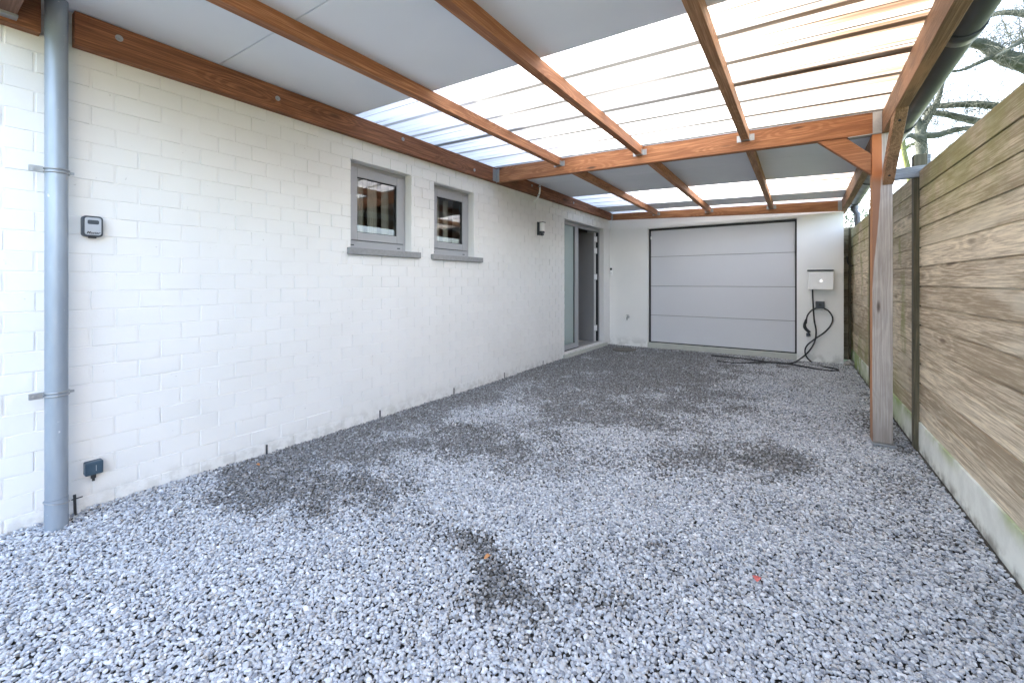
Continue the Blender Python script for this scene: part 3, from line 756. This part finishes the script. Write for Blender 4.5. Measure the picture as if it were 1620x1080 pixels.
mb.tube(q, .008, 8, sub=4); mb.tube([on_y(1357,420,8.06), on_y(1357,420,8.06)+Vector((0,.04,0))], .008, 8)
tag(mb.build('hook_bracket', M['black']), 'black U shaped hook bracket in front of the dark downpipe', 'hook')

# ------------------------------------------------------------------ small wall-mounted things
ks = thing('key_safe', 'black key safe with silver front on the white brick wall', 'key safe', (XW, .6, 1.52))
def rbox(mb, x0, x1, y0, y1, z0, z1, r, n_=5):
    pts = []
    for (cy, cz, a0) in ((y1-r,z1-r,0),(y0+r,z1-r,90),(y0+r,z0+r,180),(y1-r,z0+r,270)):
        for k in range(n_+1):
            a = R(a0+90*k/n_); pts.append((cy+r*math.cos(a), cz+r*math.sin(a)))
    mb.prism(pts, 'x', x0, x1)
mb = MB(); rbox(mb, XW+.0005, XW+.040, .560, .640, 1.462, 1.572, .016); mb.build('body', M['anthracite'], ks, .003)
mb = MB(); rbox(mb, XW+.041, XW+.048, .568, .632, 1.470, 1.563, .012); fc = mb.build('cover', M['silver'], ks, .002)
mb = MB(); rbox(mb, XW+.0483, XW+.050, .578, .622, 1.527, 1.549, .006); mb.build('shutter', M['anthracite'], fc)
mb = MB(); mb.box(XW+.02, XW+.035, .585, .615, 1.455, 1.4615); mb.build('button', M['black'], ks)
def text_mesh(txt, size, mat, parent, mtx, shear=0.):
    cu = bpy.data.curves.new('lettering', 'FONT'); cu.body = txt; cu.size = size; cu.extrude = .0004; cu.align_x = 'CENTER'; cu.align_y = 'CENTER'; cu.shear = shear
    cu.offset = .0004
    to = bpy.data.objects.new('lettering_tmp', cu); C.objects.link(to); bpy.context.view_layer.update()
    me_ = bpy.data.meshes.new_from_object(to.evaluated_get(bpy.context.evaluated_depsgraph_get()))
    bpy.data.objects.remove(to); bpy.data.curves.remove(cu)
    me_.name = 'lettering'; me_.transform(mtx); me_.materials.clear(); me_.materials.append(mat)
    o = bpy.data.objects.new('lettering', me_); C.objects.link(o); o.parent = parent
    return o
FX = Matrix(((0,0,1,0),(1,0,0,0),(0,1,0,0),(0,0,0,1)))   # text x -> +y, text y -> +z, faces +x
text_mesh('Master', .0185, M['black'], fc, Matrix.Translation((XW+.0486, .600, 1.482)) @ FX, .3)

sb = thing('outdoor_socket', 'petrol blue outdoor socket box low on the white wall', 'socket', (XW, .6, .24))
mb = MB(); rbox(mb, XW+.0005, XW+.046, .570, .640, .200, .268, .006); bx_ = mb.build('box', M['bluebox'], sb, .003)
mb = MB(); rbox(mb, XW+.0465, XW+.050, .575, .635, .205, .263, .005); mb.build('lid', M['bluebox'], bx_, .0015)
mb = MB(); mb.tube([(XW+.025,.605,.199),(XW+.025,.605,.178)], .011, 12); mb.tube([(XW+.025,.605,.1775),(XW+.025,.605,.163)], .006, 10); mb.build('cable_gland', M['black'], sb)
mb = MB(); mb.box(XW+.0503, XW+.0515, .610, .6115, .220, .25); mb.build('scratch', M['light_plastic'], bx_)

lamp = thing('wall_lamp', 'grey wall lamp with white shade left of the entrance door', 'wall lamp', (XW, 5.28, 2.0))
mb = MB(); mb.box(XW+.0005, XW+.016, 5.235, 5.325, 1.90, 2.09); mb.box(XW+.017, XW+.10, 5.24, 5.32, 2.078, 2.086); mb.build('bracket', M['anthracite'], lamp, .002)
mb = MB(); mb.tube([(XW+.058,5.28,1.955),(XW+.058,5.28,2.077)], .036, 24); mb.build('shade', M['white_plastic'], lamp)
mb = MB(); mb.tube([(XW+.058,5.28,1.925),(XW+.058,5.28,1.954)], .038, 24); mb.tube([(XW+.07,5.28,1.895),(XW+.06,5.28,1.924)], .022, 16); mb.build('sensor', M['anthracite'], lamp)

cd = thing('conduit_pipe', 'curved white conduit pipe end under the wall plate', 'conduit', (XW, 5.15, 2.4))
A = [(XW+.075,5.19,2.60),(XW+.075,5.19,2.53),(XW+.07,5.175,2.46),(XW+.045,5.15,2.40),(XW+.01,5.12,2.355)]
mb = MB(); mb.tube(A, .0125, 12, sub=5); mb.build('pipe', M['white_plastic'], cd)
for p in ((XW+.075,5.19,2.575), (XW+.068,5.172,2.455)):
    mb = MB(); mb.tube([Vector(p)-Vector((0,0,.006)), Vector(p)+Vector((0,0,.006))], .0155, 12); mb.box(p[0]-.012, p[0]+.004, p[1]-.03, p[1]-.015, p[2]-.006, p[2]+.006)
    mb.build('clip', M['steel'], cd)

db = thing('doorbell', 'small white door bell in the corner beside the entrance', 'doorbell', (-3.1, YB, 1.43))
mb = MB(); mb.box(-3.128, -3.083, YB-.024, YB-.0005, 1.365, 1.505); mb.build('case', M['white_plastic'], db, .006)
mb = MB(); mb.tube([(-3.1055,YB-.0245,1.482),(-3.1055,YB-.030,1.482)], .013, 16, smooth=False); mb.box(-3.127, -3.084, YB-.0255, YB-.0243, 1.462, 1.503); mb.build('camera_lens', M['black'], db)
mb = MB(); mb.tube([(-3.1055,YB-.0245,1.40),(-3.1055,YB-.028,1.40)], .011, 16, smooth=False); mb.build('push_button', M['light_plastic'], db)

tp = thing('outdoor_tap', 'small metal water tap low on the wall left of the garage door', 'tap', (-2.766, YB, .54))
mb = MB(); mb.tube([(-2.766,YB,.555),(-2.766,YB-.05,.555),(-2.766,YB-.075,.545),(-2.766,YB-.08,.50)], [.010,.010,.011,.010], 10, sub=3); mb.tube([(-2.766,YB-.0005,.555),(-2.766,YB-.008,.555)], .024, 14); mb.build('spout', M['steel'], tp)
mb = MB(); mb.tube([(-2.766,YB-.045,.56),(-2.766,YB-.045,.59)], .007, 8); mb.box(-2.795, -2.735, YB-.052, YB-.038, .59, .598); mb.build('handle', M['steel'], tp, .002)

wc = thing('car_charger', 'white wall box car charger with dark top cover right of the garage door', 'charger', (.23, YB, 1.1))
mb = MB(); mb.box(.088, .392, 7.915, YB-.0005, 1.112, 1.385); mb.build('body', M['white_plastic'], wc, .004)
mb = MB(); mb.hexa([(.070,7.900,1.392),(.396,7.900,1.392),(.396,YB-.001,1.392),(.070,YB-.001,1.392),(.075,7.905,1.408),(.396,7.905,1.408),(.396,YB-.001,1.416),(.075,YB-.001,1.416)]); mb.build('top_cover', M['anthracite'], wc, .002)
g = NG('logo_light'); e_ = g.n('Emission'); e_.inputs[0].default_value = (1,1,1,1); e_.inputs[1].default_value = .12; M['logo'] = g.done(e_.outputs[0])
mb = MB(); mb.prism([(.222,1.228),(.264,1.228),(.243,1.272)], 'y', 7.9130, 7.9147); mb.build('logo', M['logo'], wc)

ch = thing('plug_holder', 'square dark plug holder with looped charging cable under the charger', 'holder', (.23, YB, .87))
mb = MB(); mb.box(.176, .288, 7.965, YB-.0005, .822, .930); mb.build('body', M['anthracite'], ch, .004)
mb = MB(); mb.tube([(.232,7.9645,.878),(.232,7.958,.878)], .018, 20, smooth=False); mb.build('dial', M['black'], ch)

# cable
ca = thing('charging_cable', 'black charging cable hanging in loops and lying across the gravel', 'cable', (.2, 7.9, 0))
def WP(u, v, y=7.985): return on_y(u, v, y)
def GP(u, v): return on_z(u, v, .017)
p1 = [WP(1285.5,458,7.965), WP(1286,475), WP(1288,505), WP(1291,523,7.98), WP(1289,540,7.97), WP(1280,555,7.95), WP(1268,566,7.93)]
g1 = [GP(1253,574), GP(1235,574.5), GP(1205,571), GP(1165,566), GP(1125,562)]
mb = MB(); mb.tube(p1+g1, .0105, 10, sub=6); mb.build('lead', M['black'], ca)
p2 = [WP(1304,488,7.975), WP(1311,492), WP(1317,502), WP(1315,513), WP(1305,525,7.98), WP(1288,537,7.97), WP(1277,546,7.96), WP(1273.5,556,7.95), WP(1278,567,7.94), WP(1290,576,7.91)]
g2 = [GP(1305,580), GP(1322,583), GP(1326,585.5), GP(1312,586), GP(1290,583), GP(1258,577), GP(1230,573.5), GP(1200,573), GP(1165,574), GP(1135,571)]
mb = MB(); mb.tube(p2+g2, .0105, 10, sub=6); mb.build('lead', M['black'], ca)
p3 = [WP(1291,487.5,7.975), WP(1284,491,7.955), WP(1278,498,7.945), WP(1275.5,506,7.94)]
mb = MB(); mb.tube(p3, .0105, 10, sub=6); mb.build('lead', M['black'], ca)
p4 = [WP(1275.5,505,7.94), WP(1273,513,7.935), WP(1274,519,7.93), WP(1281,526,7.925)]
mb = MB(); mb.tube(p4, [.014,.019,.022,.021], 14, sub=5)
mb.tube([WP(1276.5,505,7.92), WP(1276,512,7.915)], .006, 8); mb.build('plug', M['black'], ca)
mb = MB(); c0 = WP(1279,529,7.93); mb.tube([c0+Vector((-.004,0,.022)), c0+Vector((.0,0,-.026))], [.026,.029], 18, smooth=False); mb.build('plug_cap', M['anthracite'], ca)

mh = MB(); mh.tube([(-2.66,7.50,-.01),(-2.66,7.50,.009)], .21, 40, smooth=False)
tag(mh.build('manhole_cover', M['lid']), 'round earth brown inspection cover in the gravel near the entrance step', 'manhole cover')

# rubble in the corner
for i, (x, y, s_, lb) in enumerate([(.585,7.98,.060,'pale jagged rubble stone, largest of the three by the dark downpipe'),(.645,7.93,.045,'rubble stone nearest the fence, beside the dark downpipe'),(.550,7.90,.035,'small rubble stone nearest the garage wall corner')]):
    bm = bmesh.new(); bmesh.ops.create_icosphere(bm, subdivisions=2, radius=1)
    for v in bm.verts:
        k = random.uniform(.72, 1.15); v.co = Vector((v.co.x*s_*1.2*k+x, v.co.y*s_*k+y, max(-.01, v.co.z*s_*.8*k+s_*.5)))
    me_ = bpy.data.meshes.new('rubble_stone'); bm.to_mesh(me_); bm.free(); me_.materials.append(M['rock'])
    o = bpy.data.objects.new('rubble_stone', me_); C.objects.link(o); tag(o, lb, 'stone', 'rubble in the corner')

# leaves on the gravel
def leaf(u, v, s_, mat, label):
    p = on_z(u, v, .018); mb = MB(); n_ = 7; a0 = random.uniform(0, 6.28)
    vs_ = []
    for i in range(n_+1):
        t = i/n_; wd = s_*.36*math.sin(math.pi*min(1, t*.92+.04)); x = (t-.5)*s_; z = .004*math.sin(t*5)+.003
        for sgn in (-1, 0, 1): vs_.append((x, sgn*wd, z+abs(sgn)*.25*wd))
    vs_ = [(p.x+x*math.cos(a0)-y*math.sin(a0), p.y+x*math.sin(a0)+y*math.cos(a0), p.z+z) for x, y, z in vs_]
    fs = []
    for i in range(n_):
        for k in range(2): fs.append((i*3+k, i*3+k+1, i*3+k+4, i*3+k+3))
    mb.add(vs_, fs, smooth=True)
    tag(mb.build('leaf', M[mat]), label, 'leaf', 'fallen leaves on the gravel')
leaf(1197, 915, .046, 'leaf_r', 'red leaf lying alone on the bright gravel, right of centre')
leaf(408, 735, .030, 'leaf_o', 'orange leaf on the gravel close to the brick wall')
leaf(771, 881, .032, 'leaf_o', 'small orange leaf on the dark stain nearest the camera')

# ------------------------------------------------------------------ fence on the right
fence = thing('fence', 'weathered horizontal board fence on concrete base, right of driveway', 'fence', (.72, 4.3, 0))
FS = -.0199
def fx(y): return .796+FS*y
PH = .1412
def fence_bay(y0, y1, nrow=13):
    mb = MB()
    for i in range(nrow):
        za, zb = .203+i*PH, .203+(i+1)*PH-.003
        o = random.uniform(-.0015, .0015); a, b = fx(y0)+o, fx(y1)+o
        e = .004
        mb.hexa([(a,y0,za+e),(a+.026,y0,za+e),(b+.026,y1,za+e),(b,y1,za+e),(a,y0,zb-e),(a+.026,y0,zb-e),(b+.026,y1,zb-e),(b,y1,zb-e)])
        r_ = mb.r[-1]   # tongue closing the joint
        mb.hexa([(a+.009,y0,zb-e-.002),(a+.018,y0,zb-e-.002),(b+.018,y1,zb-e-.002),(b+.009,y1,zb-e-.002),(a+.009,y0,zb+e+.004),(a+.018,y0,zb+e+.004),(b+.018,y1,zb+e+.004),(b+.009,y1,zb+e+.004)], r=r_)
    mb.build('board_panel', M['fence'], fence, .0025)
    mb = MB(); a, b = fx(y0)-.004, fx(y1)-.004
    mb.hexa([(a,y0,-.06),(a+.036,y0,-.06),(b+.036,y1,-.06),(b,y1,-.06),(a,y0,.200),(a+.036,y0,.200),(b+.036,y1,.200),(b,y1,.200)])
    mb.build('kickboard', M['kick'], fence, .004)
def kickmat():
    g = NG('concrete_kickboard'); x = g.xyz(); n_ = g.noise(9, 5, .6); n2 = g.noise(2.5, 4)
    c = g.mix(g.ramp(n_, .3, .7), (.80,.82,.77), (.68,.70,.655))
    gr = g.math('MULTIPLY', g.ramp(x[2], .10, .21), g.ramp(n2, .38, .62))
    c = g.mix(g.math('MULTIPLY', gr, .75), c, (.30,.36,.10))
    gr = g.math('MULTIPLY', g.ramp(x[1], 4.2, 5.6), g.ramp(n2, .3, .6)); c = g.mix(g.math('MULTIPLY', gr, .85), c, (.22,.33,.05))
    lo = g.math('MULTIPLY', g.ramp(x[2], .06, .0), g.ramp(n_, .4, .6)); c = g.mix(g.math('MULTIPLY', lo, .6), c, (.13,.12,.09))
    return g.done(g.bsdf(c, .85, 0, g.bump(g.noise(60, 4), .25, .004), .25))
M['kick'] = kickmat()
posts_y = [-1.9, .16, 2.22, 4.28, 6.34, 8.36]
for i in range(len(posts_y)-1): fence_bay(posts_y[i]+.036, posts_y[i+1]-.036)
for y in posts_y:
    if 2 < y < 3: # this joint is covered by the boards on the driveway side
        xq_ = fx(y)+.03
    else: xq_ = fx(y)-.03
    mb = MB(); top = 2.16 if abs(y-4.28) < .1 else 2.06
    mb.box(xq_, xq_+.075, y-.0345, y+.0345, -.1, top); mb.build('post', M['fpost'], fence, .004)
mb = MB(); mb.box(fx(4.5)+.03, fx(4.5)+.10, 4.42, 4.47, .0, 2.19); mb.build('stake', M['grey_wood_x'], fence, .004)
# far return fence
rf = thing('fence', 'narrow dark board fence closing the gap behind the garage corner', 'fence', (.6, 8.3, 0), 'board fences')
fence['group'] = 'board fences'
mb = MB()
for i in range(15):
    za, zb = .02+i*PH*.97, .02+(i+1)*PH*.97-.004
    mb.box(.522, .92, 8.38+random.uniform(-.002,.002), 8.41, za, zb)
    mb.box(.522, .92, 8.395, 8.402, zb-.001, zb+.006)
mb.build('board_panel', M['fence_x'], rf, .003)
# spacer rail between post and fence
mb = MB(); mb.hexa([(.5585,4.235,1.985),(.775,4.235,1.992),(.775,4.275,1.992),(.5585,4.275,1.985),(.5585,4.235,2.068),(.775,4.235,2.076),(.775,4.275,2.076),(.5585,4.275,2.068)])
tag(mb.build('spacer_rail', M['grey_wood_x'], None, .004), 'short grey board bridging the carport post and the fence', 'rail')

# ------------------------------------------------------------------ trees beyond the fence
def grow(mb, p, d, ln, r, depth, tw):
    """a wandering branch with side shoots"""
    n_ = 6; pts = [p.copy()]; dd = d.normalized()
    for i in range(n_):
        dd = (dd+Vector((random.gauss(0,.10), random.gauss(0,.10), random.gauss(.02,.10)))).normalized()
        pts.append(pts[-1]+dd*(ln/n_))
    rad = [r*(1-.8*i/n_) for i in range(n_+1)]
    mb.tube(pts, rad, 6 if r > .02 else 4, cap=False)
    if depth > 0:
        for i in range(1, n_+1):
            for _ in range(1):
                ax = Vector((random.gauss(0,1), random.gauss(0,1), random.gauss(0,1)))
                nd = (dd*.8+ax.normalized()*.95).normalized()
                grow(mb, pts[i], nd, ln*random.uniform(.38,.62), max(.0024, r*.5), depth-1, tw)
    elif tw is not None and random.random() < .8:
        q = pts[-1]; s_ = random.uniform(.008, .018)
        tw.tube([q, q+dd*s_*1.2], [s_*.5, s_*.2], 4, cap=True)
def tree(name, label, base, trunk, limbs, mat, shoots=5, ln=1.1, depth=2, buds=True):
    t = thing(name, label, 'tree', base, 'bare trees beyond the fence')
    mb = MB(); mb.tube([base]+[p for p, r in trunk], [trunk[0][1]*1.25]+[r for p, r in trunk], 12, sub=5); mb.build('trunk', M[mat], t)
    mb = MB(); tw = mb
    for L_ in limbs:
        pts = [p for p, r in L_]; rr = [r for p, r in L_]
        mb.tube(pts, rr, 9, sub=5)
        n_ = len(pts)
        for _ in range(shoots*(n_-1)):
            i = random.randrange(n_-1); f = random.random(); q = pts[i].lerp(pts[i+1], f); r = rr[i]*(1-f)+rr[i+1]*f
            d = Vector((random.gauss(0,.7), random.gauss(0,.7), random.gauss(.25,.8)))
            grow(mb, q, d, ln*random.uniform(.5,1.2), min(.009, max(.005, r*.12)), depth, tw)
    br = mb.build('branches', M[mat], t)
    return t
T = 10.0
pt = lambda u, v, r, t=T: (at(u, v, t), r*t/FPX)
b0 = at(1462, 330, T); b0.z = 0
tree('bare_tree', 'bare grey green tree forking directly above the mossy fence post', b0,
     [pt(1461,290,8), pt(1458,240,7.5), pt(1456,212,7), pt(1461,196,6)],
     [[pt(1457,215,6), pt(1451,190,5), pt(1449,165,3.4), pt(1456,140,2.4), pt(1462,105,1.6)],
      [pt(1459,200,6), pt(1472,178,5), pt(1484,158,3.6), pt(1492,130,2.6), pt(1510,90,1.4)],
      [pt(1458,222,5), pt(1440,214,3.4,9.6), pt(1425,222,2.2,9.3)],
      [pt(1458,214,5), pt(1482,214,5,10.2), pt(1510,206,4.4,10.4), pt(1540,203,3,10.6), pt(1580,208,1.6,10.8)]],
     'bark', 6, 1.1, 2)
T2 = 8.6
pt2 = lambda u, v, r, t=T2: (at(u, v, t), r*t/FPX)
b1 = at(1760, 330, 9.2); b1.z = 0
tree('bare_tree', 'big bare tree whose thick mossy limb enters from the right edge', b1,
     [pt2(1750,250,26,9.2), pt2(1735,190,24,9.2), pt2(1715,140,22,9.2), pt2(1690,60,17,9.2), pt2(1680,-60,12,9.2)],
     [[pt2(1722,150,17,9.2), pt2(1670,120,15,9), pt2(1625,101,13,8.8), pt2(1590,91,11), pt2(1558,72,8.5), pt2(1535,67,6), pt2(1505,70,4), pt2(1470,64,2.4)],
      [pt2(1590,91,6), pt2(1570,91,4), pt2(1545,101,3), pt2(1522,111,2.2), pt2(1500,113,1.5)],
      [pt2(1715,170,11,9.4), pt2(1640,178,8,9.8), pt2(1590,170,6,10), pt2(1545,165,5.2,10.2), pt2(1500,167,4.6,10.3), pt2(1475,170,3.4,10.4), pt2(1455,182,2,10.5)],
      [pt2(1715,200,10,9.4), pt2(1640,205,7,9.8), pt2(1580,199,6,10), pt2(1535,190,5.4,10.2), pt2(1490,180,4.4,10.3), pt2(1460,180,2.5,10.4)],
      [pt2(1690,60,10,9.2), pt2(1650,30,6,9), pt2(1590,20,4,8.8), pt2(1540,35,2.4,8.6)],
      [pt2(1690,20,10,9.2), pt2(1640,50,5,8.6), pt2(1600,75,3,8.2), pt2(1575,90,1.6,8)]],
     'bark', 6, 1.2, 2)
b2 = at(1441, 330, 13); b2.z = 0
pt3 = lambda u, v, r, t=13: (at(u, v, t), r*t/FPX)
tree('mossy_tree', 'slender yellow green mossy tree just right of the carport post', b2,
     [pt3(1440,300,4.5), pt3(1436,268,4), pt3(1430,240,3.6), pt3(1428,215,2.8)],
     [[pt3(1430,236,3), pt3(1446,228,2.2), pt3(1456,240,1.2)], [pt3(1428,215,2.6), pt3(1424,190,2), pt3(1430,150,1)]], 'bark3', 4, .8, 2)
# leafy shrubs far behind
def shrub(label, c, rx, ry, h, n_, leaf_s, mat='tree_leaf'):
    t = thing('shrub', label, 'shrub', (c[0], c[1], 0), 'shrubs behind the fences')
    mb = MB()
    for k in range(9):
        a = random.uniform(0, 6.28); e = Vector((c[0]+rx*.7*math.cos(a), c[1]+ry*.7*math.sin(a), h*random.uniform(.7,.95)))
        mb.tube([(c[0]+random.uniform(-.1,.1),c[1],0), (Vector((c[0],c[1],0))+e)*.5+Vector((0,0,h*.12)), e], [.03,.018,.006], 6, cap=False, sub=3)
    mb.build('stems', M['bark2'], t)
    mb = MB()
    cl = [(random.uniform(-1,1), random.uniform(-1,1), random.uniform(.15,1)) for _ in range(60)]
    for _ in range(n_):
        q = random.choice(cl)
        x, y, z = (q[0]+random.gauss(0,.16), q[1]+random.gauss(0,.16), q[2]+random.gauss(0,.07))
        if x*x+y*y > 1.25: continue
        p = Vector((c[0]+x*rx, c[1]+y*ry, max(.05, z*h)))
        a = Vector((random.gauss(0,1), random.gauss(0,1), random.gauss(0,1))).normalized(); b = a.orthogonal().normalized(); s_ = leaf_s*random.uniform(.6,1.3)
        mb.add([p-a*s_, p+b*s_*.45, p+a*s_, p-b*s_*.45], [(0,1,2,3)])
    mb.build('foliage', M[mat], t)
shrub('green leafy shrub beyond the dark downpipe and garage corner', (1.15, 11.2), .9, .9, 3.0, 5200, .035)
shrub('loose brownish green shrub behind the fence, below the mossy tree', (2.3, 10.6), .9, .8, 2.75, 3600, .03)
# overhead wire
mb = MB(); a, b = at(1760, -82, 7.5), at(1395, 352, 19)
mb.tube([a.lerp(b, i/16)+Vector((0,0,-.10*math.sin(math.pi*i/16))) for i in range(17)], .009, 6)
tag(mb.build('overhead_wire', M['black']), 'thin dark overhead wire crossing the pale sky behind the branches', 'wire')
